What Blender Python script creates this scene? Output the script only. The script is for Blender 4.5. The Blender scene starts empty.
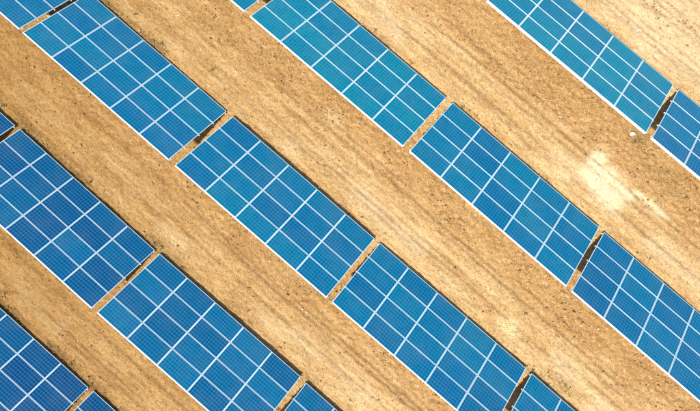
import bpy, math, random
import numpy as np
from mathutils import Matrix, Vector

scene = bpy.context.scene
C = bpy.context.collection

# ------------------------------------------------------------------ camera
cam_data = bpy.data.cameras.new('camera')
cam_data.sensor_width = 36.0
cam_data.lens = 36.0 * 470.0 / 700.0
cam_data.clip_start = 0.1
cam_data.clip_end = 3000.0
cam = bpy.data.objects.new('camera', cam_data)
C.objects.link(cam)
RW = [[0.756202, 0.653212, -0.03839], [0.653312, -0.757, -0.011612], [-0.036646, -0.016299, -0.999195]]
right, up, back = Vector(RW[0]), -Vector(RW[1]), -Vector(RW[2])
m = Matrix((right, up, back)).transposed().to_4x4()
m.translation = Vector((0.0, 4.4914, 24.7667))
cam.matrix_world = m
scene.camera = cam

# ------------------------------------------------------------------ light
SUN = Vector((0.03, -0.78, 1.0)).normalized()          # towards the sun
elev = math.asin(SUN.z)
azim = math.atan2(SUN.x, SUN.y)
world = bpy.data.worlds.new('World')
scene.world = world
world.use_nodes = True
nt = world.node_tree
nt.nodes.clear()
wo = nt.nodes.new('ShaderNodeOutputWorld')
bg = nt.nodes.new('ShaderNodeBackground')
sky = nt.nodes.new('ShaderNodeTexSky')
sky.sky_type = 'NISHITA'
sky.sun_disc = False
sky.sun_elevation = elev
sky.sun_rotation = azim
sky.dust_density = 1.5
sky.air_density = 1.0
bg.inputs['Strength'].default_value = 0.12
nt.links.new(sky.outputs[0], bg.inputs['Color'])
nt.links.new(bg.outputs[0], wo.inputs['Surface'])

sun_data = bpy.data.lights.new('sun', 'SUN')
sun_data.energy = 5.0
sun_data.angle = math.radians(1.2)
sun_data.color = (1.0, 0.95, 0.87)
sun = bpy.data.objects.new('sun', sun_data)
C.objects.link(sun)
sun.rotation_euler = SUN.to_track_quat('Z', 'Y').to_euler()
sun.location = (0, 0, 60)

scene.view_settings.view_transform = 'Standard'
scene.view_settings.look = 'None'
scene.view_settings.gamma = 1.0
scene.view_settings.use_curve_mapping = False
scene.view_settings.exposure = 0.73

rng = np.random.default_rng(7)
random.seed(7)

# ------------------------------------------------------------------ helpers
def tag(o, label=None, cat=None, group=None, kind=None):
    if label: o['label'] = label
    if cat: o['category'] = cat
    if group: o['group'] = group
    if kind: o['kind'] = kind
    return o

def link(name, data, parent=None, loc=(0, 0, 0), rot=(0, 0, 0)):
    o = bpy.data.objects.new(name, data)
    C.objects.link(o)
    o.parent = parent
    o.location = loc
    o.rotation_euler = rot
    return o

def mesh_from(name, verts, faces, mat, smooth=False):
    me = bpy.data.meshes.new(name)
    me.from_pydata([tuple(v) for v in verts], [], faces)
    if mat: me.materials.append(mat)
    if smooth: me.shade_smooth()
    me.update()
    return me

def big_mesh(name, V, F, mat, smooth=False):
    """V (n,3), F (m,k) numpy arrays"""
    me = bpy.data.meshes.new(name)
    n, k = F.shape
    me.vertices.add(len(V))
    me.vertices.foreach_set('co', V.astype(np.float32).ravel())
    me.loops.add(n * k)
    me.loops.foreach_set('vertex_index', F.astype(np.int32).ravel())
    me.polygons.add(n)
    me.polygons.foreach_set('loop_start', np.arange(0, n * k, k, dtype=np.int32))
    me.update(calc_edges=True)
    if smooth: me.shade_smooth()
    if mat: me.materials.append(mat)
    return me

def box(x0, x1, y0, y1, z0, z1):
    v = [(x0, y0, z0), (x1, y0, z0), (x1, y1, z0), (x0, y1, z0), (x0, y0, z1), (x1, y0, z1), (x1, y1, z1), (x0, y1, z1)]
    f = [(0, 3, 2, 1), (4, 5, 6, 7), (0, 1, 5, 4), (1, 2, 6, 5), (2, 3, 7, 6), (3, 0, 4, 7)]
    return v, f

def join(*parts):
    V, F = [], []
    for v, f in parts:
        b = len(V)
        V += list(v)
        F += [tuple(i + b for i in q) for q in f]
    return V, F

def bar(p, q, w, h):
    """square bar between two points"""
    p, q = Vector(p), Vector(q)
    d = (q - p).normalized()
    s = d.cross(Vector((0, 0, 1)))
    if s.length < 1e-3: s = Vector((1, 0, 0))
    s.normalize()
    u = s.cross(d)
    V = []
    for e in (p, q):
        for a, b in ((-1, -1), (1, -1), (1, 1), (-1, 1)):
            V.append(e + s * (a * w / 2) + u * (b * h / 2))
    return V, [(0, 1, 2, 3), (7, 6, 5, 4), (0, 4, 5, 1), (1, 5, 6, 2), (2, 6, 7, 3), (3, 7, 4, 0)]

def cbar(p, q, w, h, t=0.004):
    """open C profile between two points: web plus two flanges"""
    p, q = Vector(p), Vector(q)
    d = (q - p).normalized()
    s = d.cross(Vector((0, 0, 1)))
    if s.length < 1e-3: s = Vector((0, 1, 0))
    s.normalize()
    u = s.cross(d)
    prof = [(-w/2, -h/2), (w/2, -h/2), (w/2, -h/2+t), (-w/2+t, -h/2+t), (-w/2+t, h/2-t), (w/2, h/2-t), (w/2, h/2), (-w/2, h/2)]
    V = [e + s * a + u * b for e in (p, q) for a, b in prof]
    n = 8
    F = [(i, (i+1) % n, n+(i+1) % n, n+i) for i in range(n)]
    F += [(0, 3, 2, 1), (0, 7, 4, 3), (7, 6, 5, 4)] + [(8, 9, 10, 11), (8, 11, 12, 15), (15, 12, 13, 14)]
    return V, F

# ------------------------------------------------------------------ numpy noise
def vnoise(x, y, seed):
    xi = np.floor(x).astype(np.int64); yi = np.floor(y).astype(np.int64)
    fx = x - xi; fy = y - yi
    fx = fx*fx*fx*(fx*(fx*6-15)+10); fy = fy*fy*fy*(fy*(fy*6-15)+10)
    def h(a, b):
        n = (a*374761393 + b*668265263 + seed*974634777) & 0xffffffff
        n = ((n ^ (n >> 13))*1274126177) & 0xffffffff
        n = ((n ^ (n >> 16))*2246822519) & 0xffffffff
        return ((n ^ (n >> 15)) & 0xffffff)/float(0xffffff)
    a = h(xi, yi); b = h(xi+1, yi); c = h(xi, yi+1); d = h(xi+1, yi+1)
    return (a*(1-fx)+b*fx)*(1-fy) + (c*(1-fx)+d*fx)*fy

def fbm(x, y, seed, oct=4, gain=0.5):
    s = 0; a = 1; t = 0
    for i in range(oct):
        s = s + a*vnoise(x*2.03**i + 17.3*i, y*2.03**i - 9.1*i, seed+i); t += a; a *= gain
    return s/t

def sstep(a, b, x):
    t = np.clip((x-a)/(b-a), 0, 1)
    return t*t*(3-2*t)

def bump1(x, c, w):
    return np.exp(-((x-c)/w)**2)

# ------------------------------------------------------------------ materials
class NT:
    def __init__(self, name):
        self.m = bpy.data.materials.new(name); self.m.use_nodes = True
        self.t = self.m.node_tree; self.t.nodes.clear()
        self.out = self.t.nodes.new('ShaderNodeOutputMaterial')
        self.b = self.t.nodes.new('ShaderNodeBsdfPrincipled')
        self.l(self.b.outputs[0], self.out.inputs['Surface'])
    def n(self, kind, **kw):
        n = self.t.nodes.new(kind)
        for k, v in kw.items(): setattr(n, k, v)
        return n
    def l(self, a, b): self.t.links.new(a, b)
    def val(self, inp, v):
        if hasattr(v, 'is_linked') or hasattr(v, 'links'): self.l(v, inp)
        else: inp.default_value = v
    def math(self, op, a, b=None, c=None, clamp=False):
        n = self.n('ShaderNodeMath', operation=op, use_clamp=clamp)
        for i, v in enumerate((a, b, c)):
            if v is not None: self.val(n.inputs[i], v)
        return n.outputs[0]
    def mix(self, f, a, b, blend='MIX'):
        n = self.n('ShaderNodeMix', data_type='RGBA', blend_type=blend)
        self.val(n.inputs[0], f); self.val(n.inputs[6], a); self.val(n.inputs[7], b)
        return n.outputs[2]
    def noise(self, vec, scale, detail=4, rough=0.55):
        n = self.n('ShaderNodeTexNoise'); n.inputs['Scale'].default_value = scale
        n.inputs['Detail'].default_value = detail; n.inputs['Roughness'].default_value = rough
        if vec is not None: self.l(vec, n.inputs['Vector'])
        return n.outputs[0]
    def rng(self, v, a, b, c=0.0, d=1.0):
        n = self.n('ShaderNodeMapRange'); self.val(n.inputs[0], v)
        for i, x in enumerate((a, b, c, d)): n.inputs[i+1].default_value = x
        return n.outputs[0]

def rgba(r, g, b): return (r, g, b, 1.0)

def mat_ground():
    k = NT('sandy_soil')
    pos = k.n('ShaderNodeNewGeometry').outputs['Position']
    at = k.n('ShaderNodeAttribute', attribute_name='soil')
    sep = k.n('ShaderNodeSeparateColor'); k.l(at.outputs['Color'], sep.inputs[0])
    brown, pale, rut = sep.outputs[0], sep.outputs[1], sep.outputs[2]
    at2 = k.n('ShaderNodeAttribute', attribute_name='soil_damp')
    damp = at2.outputs['Fac']
    mp = k.n('ShaderNodeMapping'); k.l(pos, mp.inputs[0]); mp.inputs['Scale'].default_value = (0.16, 1.0, 1.0)
    mp2 = k.n('ShaderNodeMapping'); k.l(pos, mp2.inputs[0]); mp2.inputs['Scale'].default_value = (0.28, 1.0, 1.0)
    mp2.inputs['Rotation'].default_value = (0, 0, 0.10)
    n_str = k.noise(mp.outputs[0], 1.7, 7, 0.68)
    n_st2 = k.noise(mp2.outputs[0], 6.0, 5, 0.65)
    n_mid = k.noise(pos, 0.8, 7, 0.66)
    n_fine = k.noise(pos, 6.5, 7, 0.72)
    n_grain = k.noise(pos, 26.0, 4, 0.65)
    c = k.mix(k.rng(n_mid, 0.36, 0.64), rgba(0.475, 0.280, 0.100), rgba(0.58, 0.372, 0.155))
    c = k.mix(k.rng(n_str, 0.49, 0.64, 0.0, 0.62), c, rgba(0.34, 0.185, 0.064))
    c = k.mix(k.rng(n_str, 0.49, 0.34, 0.0, 0.5), c, rgba(0.63, 0.455, 0.245))
    c = k.mix(k.rng(n_st2, 0.51, 0.65, 0.0, 0.62), c, rgba(0.30, 0.165, 0.060))
    mp3 = k.n('ShaderNodeMapping'); k.l(pos, mp3.inputs[0]); mp3.inputs['Scale'].default_value = (0.085, 1.0, 1.0)
    n_st3 = k.noise(mp3.outputs[0], 9.0, 5, 0.66)
    c = k.mix(k.rng(n_st3, 0.52, 0.66, 0.0, 0.55), c, rgba(0.31, 0.172, 0.058))
    c = k.mix(k.rng(n_st3, 0.46, 0.34, 0.0, 0.35), c, rgba(0.66, 0.48, 0.26))
    fb = k.math('MULTIPLY', brown, k.rng(n_fine, 0.25, 0.6, 0.6, 1.0), clamp=True)
    c = k.mix(fb, c, rgba(0.345, 0.180, 0.055))
    c = k.mix(k.math('MULTIPLY', rut, 1.0, clamp=True), c, rgba(0.29, 0.160, 0.056))
    c = k.mix(k.math('MULTIPLY', damp, k.rng(n_fine, 0.35, 0.62, 0.3, 1.0), clamp=True), c, rgba(0.17, 0.105, 0.032))
    # crumbs, dark and pale
    c = k.mix(k.rng(n_fine, 0.53, 0.66, 0.0, 0.85), c, rgba(0.22, 0.120, 0.040))
    c = k.mix(k.rng(n_fine, 0.45, 0.28, 0.0, 0.6), c, rgba(0.72, 0.56, 0.33))
    c = k.mix(k.rng(n_grain, 0.54, 0.66, 0.0, 0.85), c, rgba(0.17, 0.095, 0.034))
    c = k.mix(k.rng(n_grain, 0.44, 0.30, 0.0, 0.65), c, rgba(0.80, 0.66, 0.43))
    c = k.mix(k.math('MULTIPLY', pale, k.rng(n_fine, 0.35, 0.62, 0.95, 0.55), clamp=True), c, rgba(0.74, 0.60, 0.38))
    # soil colour darkened and browned to the west: light falloff of the lens painted in
    west = k.n('ShaderNodeSeparateXYZ'); k.l(pos, west.inputs[0])
    wv = k.math('ADD', west.outputs[0], k.math('MULTIPLY', west.outputs[1], 1.0))
    c = k.mix(k.rng(wv, 8.0, -24.0, 0.0, 0.80), c, rgba(0.56, 0.45, 0.25), 'MULTIPLY')
    k.l(c, k.b.inputs['Base Color'])
    k.b.inputs['Roughness'].default_value = 0.95
    k.b.inputs['Specular IOR Level'].default_value = 0.15
    bp = k.n('ShaderNodeBump'); bp.inputs['Strength'].default_value = 0.9; bp.inputs['Distance'].default_value = 0.08
    k.l(k.math('ADD', n_fine, k.math('MULTIPLY', n_grain, 0.35)), bp.inputs['Height'])
    k.l(bp.outputs[0], k.b.inputs['Normal'])
    return k.m

CELL = 0.1583
def mat_cells():
    k = NT('solar_cells')
    tc = k.n('ShaderNodeTexCoord').outputs['Object']
    s = k.n('ShaderNodeSeparateXYZ'); k.l(tc, s.inputs[0])
    x, y = s.outputs[0], s.outputs[1]
    info = k.n('ShaderNodeObjectInfo').outputs['Random']
    def line(co, off, pitch, half):
        f = k.math('FRACT', k.math('DIVIDE', k.math('ADD', co, off), pitch))
        d = k.math('ABSOLUTE', k.math('SUBTRACT', f, 0.5))         # 0.5 at the boundary
        return k.math('GREATER_THAN', d, 0.5 - half/pitch)
    gx = line(x, 6*CELL, CELL, 0.0060)
    gy = line(y, 3*CELL, CELL, 0.0080)
    bus = line(y, 3*CELL + CELL/6, CELL/3, 0.0012)
    grid = k.math('MAXIMUM', gx, gy)
    inside = k.math('MULTIPLY', k.math('LESS_THAN', k.math('ABSOLUTE', x), 6*CELL+0.001), k.math('LESS_THAN', k.math('ABSOLUTE', y), 3*CELL+0.001))
    # crystal variation, cell by cell and panel by panel
    cid = k.n('ShaderNodeCombineXYZ')
    k.l(k.math('FLOOR', k.math('DIVIDE', k.math('ADD', x, 6*CELL), CELL)), cid.inputs[0])
    k.l(k.math('FLOOR', k.math('DIVIDE', k.math('ADD', y, 3*CELL), CELL)), cid.inputs[1])
    k.l(k.math('MULTIPLY', info, 91.7), cid.inputs[2])
    wn = k.n('ShaderNodeTexWhiteNoise', noise_dimensions='3D'); k.l(cid.outputs[0], wn.inputs['Vector'])
    falloff_tint = k.n('ShaderNodeSeparateColor'); k.l(k.n('ShaderNodeObjectInfo').outputs['Color'], falloff_tint.inputs[0])  # table tint: lens falloff and sky reflection painted into the cell blue
    mixf = k.math('ADD', k.math('MULTIPLY', k.math('SUBTRACT', info, 0.5), 0.32), falloff_tint.outputs[0])
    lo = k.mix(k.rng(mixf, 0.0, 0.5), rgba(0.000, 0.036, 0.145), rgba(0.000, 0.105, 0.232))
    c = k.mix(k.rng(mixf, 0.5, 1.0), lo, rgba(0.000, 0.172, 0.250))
    c = k.mix(k.math('MULTIPLY', wn.outputs['Value'], 0.30), c, rgba(0.000, 0.055, 0.150))
    c = k.mix(k.math('MULTIPLY', bus, 0.30), c, rgba(0.05, 0.36, 0.52))
    c = k.mix(k.math('MULTIPLY', grid, 0.42), c, rgba(0.07, 0.44, 0.58))
    c = k.mix(inside, rgba(0.52, 0.66, 0.70), c)
    # dust film
    pos = k.n('ShaderNodeNewGeometry').outputs['Position']
    du = k.rng(k.noise(pos, 0.8, 5, 0.6), 0.42, 0.75, 0.0, 0.04)
    c = k.mix(du, c, rgba(0.45, 0.40, 0.30))
    # dirt washed down to the lower rim of every panel
    rim = k.math('MULTIPLY', k.rng(y, 0.36, 0.485), k.rng(k.noise(pos, 5.0, 4), 0.40, 0.70, 0.0, 0.22))
    c = k.mix(rim, c, rgba(0.34, 0.33, 0.27))
    k.l(c, k.b.inputs['Base Color'])
    k.b.inputs['Roughness'].default_value = 0.45
    k.b.inputs['Specular IOR Level'].default_value = 0.10
    k.b.inputs['Coat Weight'].default_value = 0.25
    k.l(k.rng(k.noise(pos, 2.0, 4), 0.3, 0.7, 0.06, 0.16), k.b.inputs['Coat Roughness'])
    k.b.inputs['Coat IOR'].default_value = 1.30
    return k.m

def mat_metal(name, col, rough, metallic, var=0.12):
    k = NT(name)
    pos = k.n('ShaderNodeNewGeometry').outputs['Position']
    n = k.noise(pos, 6.0, 5, 0.6)
    dark = rgba(*[v*(1-var*2) for v in col])
    k.l(k.mix(k.rng(n, 0.4, 0.75), rgba(*col), dark), k.b.inputs['Base Color'])
    k.b.inputs['Roughness'].default_value = rough
    k.b.inputs['Metallic'].default_value = metallic
    return k.m

def mat_plain(name, c1, c2, scale=8.0, rough=0.9):
    k = NT(name)
    info = k.n('ShaderNodeNewGeometry')
    n = k.noise(info.outputs['Position'], scale, 3, 0.6)
    r = k.math('ADD', k.math('MULTIPLY', info.outputs['Random Per Island'], 0.7), k.math('MULTIPLY', n, 0.3))
    k.l(k.mix(r, rgba(*c1), rgba(*c2)), k.b.inputs['Base Color'])
    k.b.inputs['Roughness'].default_value = rough
    k.b.inputs['Specular IOR Level'].default_value = 0.2
    return k.m

M_GROUND = mat_ground()
M_CELLS = mat_cells()
M_FRAME = mat_metal('anodised_aluminium', (0.60, 0.70, 0.73), 0.42, 0.0, 0.05)
M_GALV = mat_metal('galvanised_steel', (0.66, 0.68, 0.69), 0.5, 0.15, 0.10)
M_EDGE = mat_metal('white_coated_steel', (0.84, 0.85, 0.84), 0.5, 0.0, 0.03)
M_CLOD = mat_plain('earth_clod', (0.15, 0.080, 0.028), (0.38, 0.23, 0.10))
M_PALE = mat_plain('pale_stone', (0.50, 0.40, 0.25), (0.82, 0.74, 0.58))
M_WEED = mat_plain('weed_leaf', (0.075, 0.055, 0.017), (0.24, 0.17, 0.060))
M_STRAW = mat_plain('dry_straw', (0.36, 0.27, 0.10), (0.66, 0.55, 0.27))
M_CONC = mat_plain('concrete', (0.26, 0.20, 0.13), (0.36, 0.28, 0.19))

# ------------------------------------------------------------------ ground
ROWS = [15.988, 7.986, 0.0, -8.0, -15.994, 23.99, -24.0]     # y of the high edges
STEP = 0.075
def axis(lo, hi):
    core = np.arange(lo, hi, STEP)
    g = STEP*1.35**np.arange(1, 31)
    g = np.cumsum(g); g = g[g < 900]
    return np.concatenate([(lo - g)[::-1], core, core[-1] + g])
gx = axis(-25.5, 24.5)
gy = axis(-19.0, 27.5)
X, Y = np.meshgrid(gx, gy)

def aisle(Yv):
    """signed distance along y since the last high edge, 0..8"""
    return np.mod(Yv - 0.0, 7.996)

def terrain(X, Y):
    wob = (fbm(X*0.11, Y*0.11, 3, 3)-0.5)*1.1
    r = aisle(Y)
    rw = aisle(Y + wob*0.30)
    # wheel ruts along each aisle; strength wanders
    rut = np.zeros_like(X)
    specs = [(4.75, 0.12, 0.8), (5.02, 0.15, 1.0), (5.32, 0.10, 0.8), (5.85, 0.14, 0.7), (6.25, 0.12, 0.9), (6.52, 0.15, 1.0), (6.85, 0.10, 0.8)]
    for i, (c, w, s) in enumerate(specs):
        st = sstep(0.34, 0.56, fbm(X*0.10 + 31*i, np.floor(Y/7.996)*5.3 + Y*0.06, 40+i, 3))
        rut = np.maximum(rut, bump1(rw, c, w)*s*st)
    wx = sstep(-16, 2, X)*0.6+0.4
    rut = rut*wx
    tread = 0.6+0.4*np.sin((X*0.8+Y*0.35)*2*math.pi/0.34)
    fine = fbm(X*5.5, Y*5.5, 11, 3)-0.5
    mid = fbm(X*1.3, Y*1.3, 21, 3)-0.5
    strk = fbm(X*0.8, Y*4.2, 27, 3)-0.5
    big = fbm(X*0.09, Y*0.09, 31, 2)-0.5
    # high-edge side: churned brown soil, from 1.6 m outside to 1.6 m under the row
    dn = np.minimum(np.abs(r-7.996), np.abs(r))
    rr = np.where(r > 4, r-7.996, r)
    band = sstep(-2.2, -0.9, rr + (fbm(X*0.5, Y*0.9, 51, 4)-0.5)*2.2)*(1-sstep(0.9, 1.9, rr+(fbm(X*0.8, Y*0.8, 55, 3)-0.5)))
    side = sstep(-13, 3, X + Y*0.6)            # the soil is redder towards the east end
    brown = band*(0.42+0.58*side)*(0.45+0.75*fbm(X*0.7, Y*0.9, 61, 4))
    # pale wind-blown sand in the middle of the aisles
    pale = bump1(rr, -3.2, 0.75)*sstep(0.42, 0.66, fbm(X*0.30, Y*0.55, 71, 4))*0.35
    for (px, py, sx, sy, s) in ((8.2, 13.55, 1.15, 0.68, 1.0), (9.0, 13.75, 0.8, 0.45, 0.9), (7.25, 14.1, 0.4, 0.75, 0.9), (9.0, 13.1, 0.7, 0.45, 0.8), (10.6, 14.25, 1.1, 0.16, 0.6), (-4.65, 7.1, 0.50, 0.36, 0.30), (-4.3, 7.0, 0.30, 0.25, 0.22), (9.5, 4.65, 0.5, 0.4, 0.45), (2.0, -3.0, 1.3, 0.5, 0.22), (6.0, 22.5, 4.5, 2.2, 0.35)):
        d = ((X-px)/sx)**2 + ((Y-py)/sy)**2 + (fbm(X*1.6, Y*1.6, 81, 5, 0.6)-0.5)*2.6
        pale = np.maximum(pale, s*np.minimum(1.0, 2.2*np.exp(-np.clip(d, -1, 50)*1.3)))
    pale = pale + 0.12*sstep(18.5, 20.5, Y)*sstep(0.35, 0.6, fbm(X*0.4, Y*0.8, 91, 3))
    # damp weedy drip strip below the low edge
    dd = bump1(r + (fbm(X*0.9, Y*0.9, 95, 3)-0.5)*0.5, 3.72, 0.34)
    damp = dd*sstep(0.36, 0.62, fbm(X*0.55, Y*0.4, 97, 3))*(0.35+0.65*sstep(-2, -14, X + Y*0.7))
    for (px, py, sx, sy, s) in ((8.1, 16.45, 0.55, 0.5, 0.9), (13.3, 4.25, 0.9, 0.35, 0.7), (10.6, 15.6, 1.3, 0.4, 0.5), (-12.1, -4.4, 1.2, 0.35, 0.7), (-9.5, -4.5, 1.4, 0.3, 0.7)):
        d = ((X-px)/sx)**2 + ((Y-py)/sy)**2 + (fbm(X*2.2, Y*2.2, 83, 3)-0.5)*1.8
        damp = np.maximum(damp, s*np.exp(-np.clip(d, 0, 50)))
    z = big*0.10 + mid*0.06 + strk*0.045 + fine*0.06 - rut*(0.06+0.006*tread) + band*fine*0.06
    z = z + 0.02*sstep(0.1, 0.5, rut)*(1-rut)
    far = sstep(30, 60, np.hypot(X, Y-4))
    z = z*(1-far)
    rutc = np.clip(rut*(0.55+0.45*tread), 0, 1)
    return z, np.clip(brown, 0, 1), np.clip(pale, 0, 1), rutc, np.clip(damp, 0, 1)

Z, BR, PA, RU, DA = terrain(X, Y)
ny, nx = X.shape
V = np.stack([X.ravel(), Y.ravel(), Z.ravel()], 1)
idx = np.arange(ny*nx).reshape(ny, nx)
F = np.stack([idx[:-1, :-1].ravel(), idx[:-1, 1:].ravel(), idx[1:, 1:].ravel(), idx[1:, :-1].ravel()], 1)
me = big_mesh('ground', V, F, M_GROUND, smooth=True)
ca = me.attributes.new('soil', 'FLOAT_COLOR', 'POINT')
ca.data.foreach_set('color', np.stack([BR.ravel(), PA.ravel(), RU.ravel(), np.ones(BR.size)], 1).astype(np.float32).ravel())
da = me.attributes.new('soil_damp', 'FLOAT', 'POINT')
da.data.foreach_set('value', DA.astype(np.float32).ravel())
tag(link('ground', me), 'bare sandy ground with wheel ruts between the solar rows', None, kind='structure')

def ground_z(x, y):
    i = np.clip(np.searchsorted(gx, x)-1, 0, nx-2); j = np.clip(np.searchsorted(gy, y)-1, 0, ny-2)
    fx = (x-gx[i])/(gx[i+1]-gx[i]); fy = (y-gy[j])/(gy[j+1]-gy[j])
    return (Z[j, i]*(1-fx)+Z[j, i+1]*fx)*(1-fy)+(Z[j+1, i]*(1-fx)+Z[j+1, i+1]*fx)*fy
def ground_mask(A, x, y):
    i = np.clip(np.searchsorted(gx, x)-1, 0, nx-2); j = np.clip(np.searchsorted(gy, y)-1, 0, ny-2)
    return A[j, i]

# ------------------------------------------------------------------ solar tables
A_PITCH, W_PITCH = 1.98, 1.0068
PL, PW, PD = 1.956, 0.990, 0.040
TILT = math.radians(25.538)
LEN = 5*A_PITCH - (A_PITCH-PL)
ct, st = math.cos(TILT), math.sin(TILT)

def frame_mesh():
    w = 0.013
    hx, hy = PL/2, PW/2
    V, F = [], []
    for z in (0.0, -PD):
        for a, b in ((hx, hy), (hx-w, hy-w)):
            V += [(-a, -b, z), (a, -b, z), (a, b, z), (-a, b, z)]
    # 0-3 outer top, 4-7 inner top, 8-11 outer bottom, 12-15 inner bottom
    for i in range(4):
        j = (i+1) % 4
        F += [(i, j, 4+j, 4+i), (8+j, 8+i, 12+i, 12+j), (i, 8+i, 8+j, j), (4+j, 12+j, 12+i, 4+i)]
    return mesh_from('panel_frame', V, F, M_FRAME)
w_ = 0.0128
FRAME = frame_mesh()
GLASS = mesh_from('panel_glass', *box(-PL/2+w_, PL/2-w_, -PW/2+w_, PW/2-w_, -0.009, -0.002), M_CELLS)
RAIL = mesh_from('rail', *cbar((-0.05, 0, 0), (LEN+0.05, 0, 0), 0.045, 0.050), M_GALV)
RAFTER = mesh_from('rafter', *box(-0.035, 0.035, 0.02, 4*W_PITCH-0.05, -0.125, -0.0435), M_GALV)
EDGE = mesh_from('edge_beam', *box(-0.004, LEN+0.004, -0.048, -0.006, -0.128, -0.006), M_EDGE)
FOOT = mesh_from('post_footing', *box(-0.13, 0.13, -0.13, 0.13, -0.25, 0.05), M_CONC)

def on_slope(v, depth):
    """local point at v metres down the slope and depth below the glass"""
    return v*ct - depth*st, -v*st - depth*ct

def make_table(x0, y0, zh, yaw, label, falloff_tint):      # one tint per table, with lens falloff and sky reflection painted in
    t = bpy.data.objects.new('solar_panel_table', None)
    C.objects.link(t)
    t.empty_display_size = 0.5
    t.location = (x0, y0, 0)
    t.rotation_euler = (0, 0, yaw)
    tag(t, label, 'solar panels', 'tables of solar panels standing in rows')
    for u in range(5):
        for v in range(4):
            s = (v+0.5)*W_PITCH - (W_PITCH-PW)/2
            y, z = on_slope(s, random.uniform(-0.002, 0.002))
            p = link('solar_panel', FRAME, t, (u*A_PITCH + PL/2, y, zh + z), (-TILT + random.uniform(-0.004, 0.004), random.uniform(-0.003, 0.003), 0))
            link('glass', GLASS, p).color = (falloff_tint, 0, 0, 1)
    for v in (0.10, W_PITCH-0.008, 2*W_PITCH-0.008, 3*W_PITCH-0.008, 4*W_PITCH-0.12):
        y, z = on_slope(v, PD+0.0285)
        link('rail', RAIL, t, (0, y, zh+z), (-TILT, 0, 0))
    raf = (0.40*A_PITCH, A_PITCH-0.012, 2*A_PITCH-0.012, 3*A_PITCH-0.012, 4*A_PITCH-0.012, 4.60*A_PITCH)
    for u in raf:
        link('rafter', RAFTER, t, (u, 0, zh), (-TILT, 0, 0))
    link('edge_beam', EDGE, t, (0, 0, zh))
    key = round(zh, 3)
    ya, za = on_slope(1.45, 0.126); yb, zb = on_slope(3.35, 0.126); yc, zc = on_slope(2.55, 0.126)
    hp = mesh_from('post', *cbar((0, 0, -0.05), (0, 0, zh+za+0.02), 0.08, 0.06), M_GALV)
    lp = mesh_from('post', *cbar((0, 0, -0.05), (0, 0, zh+zb+0.02), 0.08, 0.06), M_GALV)
    br = mesh_from('brace', *bar((0, ya+0.02, 0.35), (0, yc, zh+zc+0.01), 0.04, 0.04), M_GALV)
    for i in (0, 2, 3, 5):
        for me_, yy in ((hp, ya), (lp, yb)):
            po = link('post', me_, t, (raf[i], yy, 0))
            link('footing', FOOT, po)
        link('brace', br, t, (raf[i]+0.055, 0, 0))
    # diagonal wind brace between the first two rear posts
    wb = mesh_from('brace', *bar((raf[3]+0.05, ya-0.05, 0.35), (raf[5]-0.05, ya-0.05, zh+za-0.25), 0.035, 0.035), M_GALV)
    link('brace', wb, t)
    return t

TABLES = [
    (-2.2869, 15.9987, 1.8906, -0.0029, 'longer solar panel table of the topmost row, running in from the top edge'),
    (7.9538, 15.9760, 1.8884, 0.0001, 'solar panel table cut off by the right edge, in the top right corner'),
    (-20.9508, 7.9806, 1.8918, -0.0000, 'small corner of a solar panel table cut off by the top edge'),
    (-10.6567, 7.9817, 1.9224, 0.0009, 'bright teal solar panel table at top centre, upper end just outside the picture'),
    (-0.3712, 8.0265, 1.8961, -0.0045, 'whole solar panel table right of centre, next to the pale sand patch'),
    (9.8674, 7.9749, 1.8563, -0.0040, 'solar panel table cut off by the right edge, in the lower right'),
    (-29.1404, -0.0252, 1.8861, -0.0008, 'end of a solar panel table in the top left corner'),
    (-19.0194, -0.0495, 1.8445, 0.0016, 'solar panel table at upper left, just below the top left corner piece'),
    (-8.6756, -0.0130, 1.9372, 0.0017, 'whole solar panel table in the middle of the picture'),
    (1.5743, 0.0094, 1.8818, 0.0049, 'solar panel table below centre whose lower end touches the bottom edge'),
    (11.8144, 0.0478, 1.8875, -0.0013, 'few panels of a solar panel table at the bottom edge, right of centre'),
    (-27.3102, -8.0817, 1.8890, -0.0006, 'tiny corner of a solar panel table at the left edge, above the middle'),
    (-17.1083, -8.0561, 1.8807, -0.0060, 'dark blue solar panel table cut off by the left edge at mid height'),
    (-6.8570, -8.0706, 1.9120, 0.0080, 'blue solar panel table at lower left, lower end cut off by the bottom edge'),
    (3.4239, -8.0535, 1.8884, -0.0007, 'small corner of a solar panel table at the bottom edge, left of centre'),
    (-14.9937, -16.0113, 1.8901, 0.0020, 'darkest solar panel table, in the bottom left corner'),
    (-4.8025, -15.9382, 1.8872, -0.0008, 'tiny corner of a solar panel table at the bottom edge near the left corner'),
]
FALLOFF_TINTS = (0.86, 0.55, 0.92, 0.86, 0.60, 0.46, 0.50, 0.58, 0.56, 0.52, 0.50, 0.16, 0.24, 0.36, 0.36, 0.0, 0.10)  # painted light falloff: teal in the upper rows, dark blue in the lower left
for a, b in zip(TABLES, FALLOFF_TINTS):
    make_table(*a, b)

# ------------------------------------------------------------------ clods, pebbles, weeds
def ico():
    p = (1+5**0.5)/2
    v = np.array([(-1, p, 0), (1, p, 0), (-1, -p, 0), (1, -p, 0), (0, -1, p), (0, 1, p), (0, -1, -p), (0, 1, -p), (p, 0, -1), (p, 0, 1), (-p, 0, -1), (-p, 0, 1)], float)
    v /= np.linalg.norm(v[0])
    f = np.array([(0, 11, 5), (0, 5, 1), (0, 1, 7), (0, 7, 10), (0, 10, 11), (1, 5, 9), (5, 11, 4), (11, 10, 2), (10, 7, 6), (7, 1, 8), (3, 9, 4), (3, 4, 2), (3, 2, 6), (3, 6, 8), (3, 8, 9), (4, 9, 5), (2, 4, 11), (6, 2, 10), (8, 6, 7), (9, 8, 1)])
    return v, f
IV, IF = ico()

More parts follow.
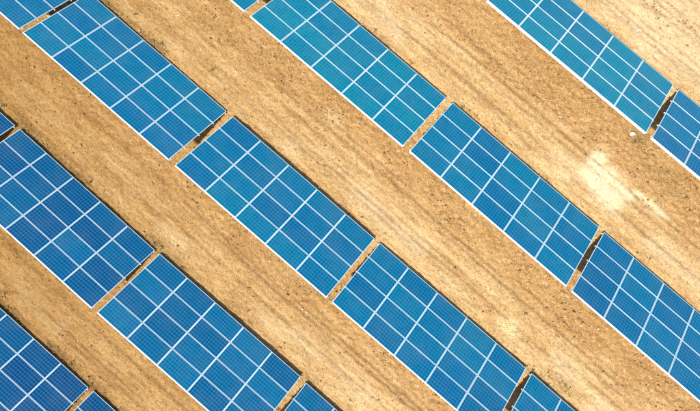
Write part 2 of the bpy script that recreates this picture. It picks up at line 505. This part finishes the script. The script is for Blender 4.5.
def stones(name, xs, ys, rad, mat, sink=0.35):
    n = len(xs)
    v = IV[None]*(1+rng.uniform(-0.28, 0.28, (n, 12, 1)))
    sc = np.stack([rng.uniform(0.8, 1.35, n), rng.uniform(0.7, 1.1, n), rng.uniform(0.5, 0.8, n)], 1)*rad[:, None]
    v = v*sc[:, None, :]
    a = rng.uniform(0, 2*math.pi, n); c, s = np.cos(a)[:, None], np.sin(a)[:, None]
    vx = v[..., 0]*c - v[..., 1]*s + xs[:, None]; vy = v[..., 0]*s + v[..., 1]*c + ys[:, None]
    vz = v[..., 2] + (ground_z(xs, ys) + sc[:, 2]*(1-2*sink))[:, None]
    Vn = np.stack([vx, vy, vz], 2).reshape(-1, 3)
    Fn = (IF[None] + (np.arange(n)*12)[:, None, None]).reshape(-1, 3)
    return link(name, big_mesh(name, Vn, Fn, mat))

def scatter(n, weight):
    x = rng.uniform(-25, 24, n); y = rng.uniform(-18.5, 27, n)
    keep = rng.uniform(0, 1, n) < weight(x, y)
    return x[keep], y[keep]

x, y = scatter(130000, lambda x, y: 0.045 + 1.0*ground_mask(BR, x, y)**1.1*sstep(0.40, 0.58, fbm(x*0.9, y*0.9, 101, 3)) + 0.25*ground_mask(DA, x, y))
o = stones('earth_clods', x, y, np.minimum(rng.gamma(1.7, 0.011, len(x))+0.011, 0.075), M_CLOD)
tag(o, 'dark crumbs and clods of earth strewn over the sand', 'earth clods', kind='stuff')
x, y = scatter(42000, lambda x, y: 0.012 + 0.22*sstep(18.6, 19.6, y)*(1-sstep(21, 23.5, y))*sstep(0.45, 0.62, fbm(x*0.6, y*0.6, 103, 3)))
o = stones('pale_pebbles', x, y, np.minimum(rng.gamma(2.0, 0.009, len(x))+0.010, 0.05), M_PALE)
tag(o, 'small pale pebbles scattered over the sandy ground', 'pebbles', kind='stuff')

def tuft_arrays(xs, ys, h, spread, blades):
    """leafy rosettes: every blade is a bent strip of two quads"""
    Vs, Fs = [], []; b = 0
    for x, y, hh, sp in zip(xs, ys, h, spread):
        z = float(ground_z(np.array([x]), np.array([y]))[0])
        n = blades
        a = rng.uniform(0, 2*math.pi, n); l = rng.uniform(0.5, 1.0, n)*sp; w = rng.uniform(0.012, 0.03, n)
        ox = rng.normal(0, sp*0.35, n); oy = rng.normal(0, sp*0.35, n); hz = rng.uniform(0.4, 1.0, n)*hh
        d = np.stack([np.cos(a), np.sin(a)], 1); s = np.stack([-d[:, 1], d[:, 0]], 1)*w[:, None]
        p0 = np.stack([x+ox, y+oy], 1)
        pts = []
        for f, zf, wf in ((0, -0.01, 0.8), (0.55, 0.8, 1.0), (1.0, 0.75, 0.25)):
            c = p0 + d*(l*f)[:, None]
            zz = z + (zf*hz if f else np.full(n, zf))
            pts.append(np.stack([c[:, 0]-s[:, 0]*wf, c[:, 1]-s[:, 1]*wf, zz], 1))
            pts.append(np.stack([c[:, 0]+s[:, 0]*wf, c[:, 1]+s[:, 1]*wf, zz], 1))
        Vn = np.stack(pts, 1).reshape(-1, 3)
        base = b + np.arange(n)*6
        Fs.append(np.stack([base, base+1, base+3, base+2], 1)); Fs.append(np.stack([base+2, base+3, base+5, base+4], 1))
        Vs.append(Vn); b += n*6
    return np.concatenate(Vs), np.concatenate(Fs)

x, y = scatter(26000, lambda x, y: 0.003 + 0.30*ground_mask(DA, x, y)**1.5)
Vn, Fn = tuft_arrays(x, y, rng.uniform(0.03, 0.12, len(x)), rng.uniform(0.05, 0.13, len(x)), 12)
tag(link('low_weeds', big_mesh('low_weeds', Vn, Fn, M_WEED)), 'low dark weeds growing along the drip edges of the rows', 'weeds', kind='stuff')

def tuft_thing(name, label, cx, cy, n, rad, h, mat):
    q = rng.uniform(0, 2*math.pi, n); w = rad*np.sqrt(rng.uniform(0, 1, n)); xs = w*np.cos(q)*1.25; ys = w*np.sin(q)
    Vn, Fn = tuft_arrays(xs+cx, ys+cy, np.full(n, h), np.full(n, 0.10), 13)
    zc = float(ground_z(np.array([cx]), np.array([cy]))[0])
    Vn = Vn - np.array([cx, cy, zc])
    o = link(name, big_mesh(name, Vn, Fn, mat), None, (cx, cy, zc))
    return tag(o, label, 'plant')
tuft_thing('grass_tuft', 'pale straw-coloured dry grass tuft on the sand below the centre right table', 9.5, 4.66, 40, 0.30, 0.055, M_STRAW)

def rock(cx, cy, r, label):
    xs = np.array([cx]); ys = np.array([cy])
    n0 = stones('rock', xs, ys, np.array([r]), M_PALE)
    for v in n0.data.vertices:
        v.co.x -= cx; v.co.y -= cy
    n0.location = (cx, cy, 0)
    return tag(n0, label, 'rock')
rock(7.72, 16.45, 0.13, 'pale rock lying below the gap in the topmost row')
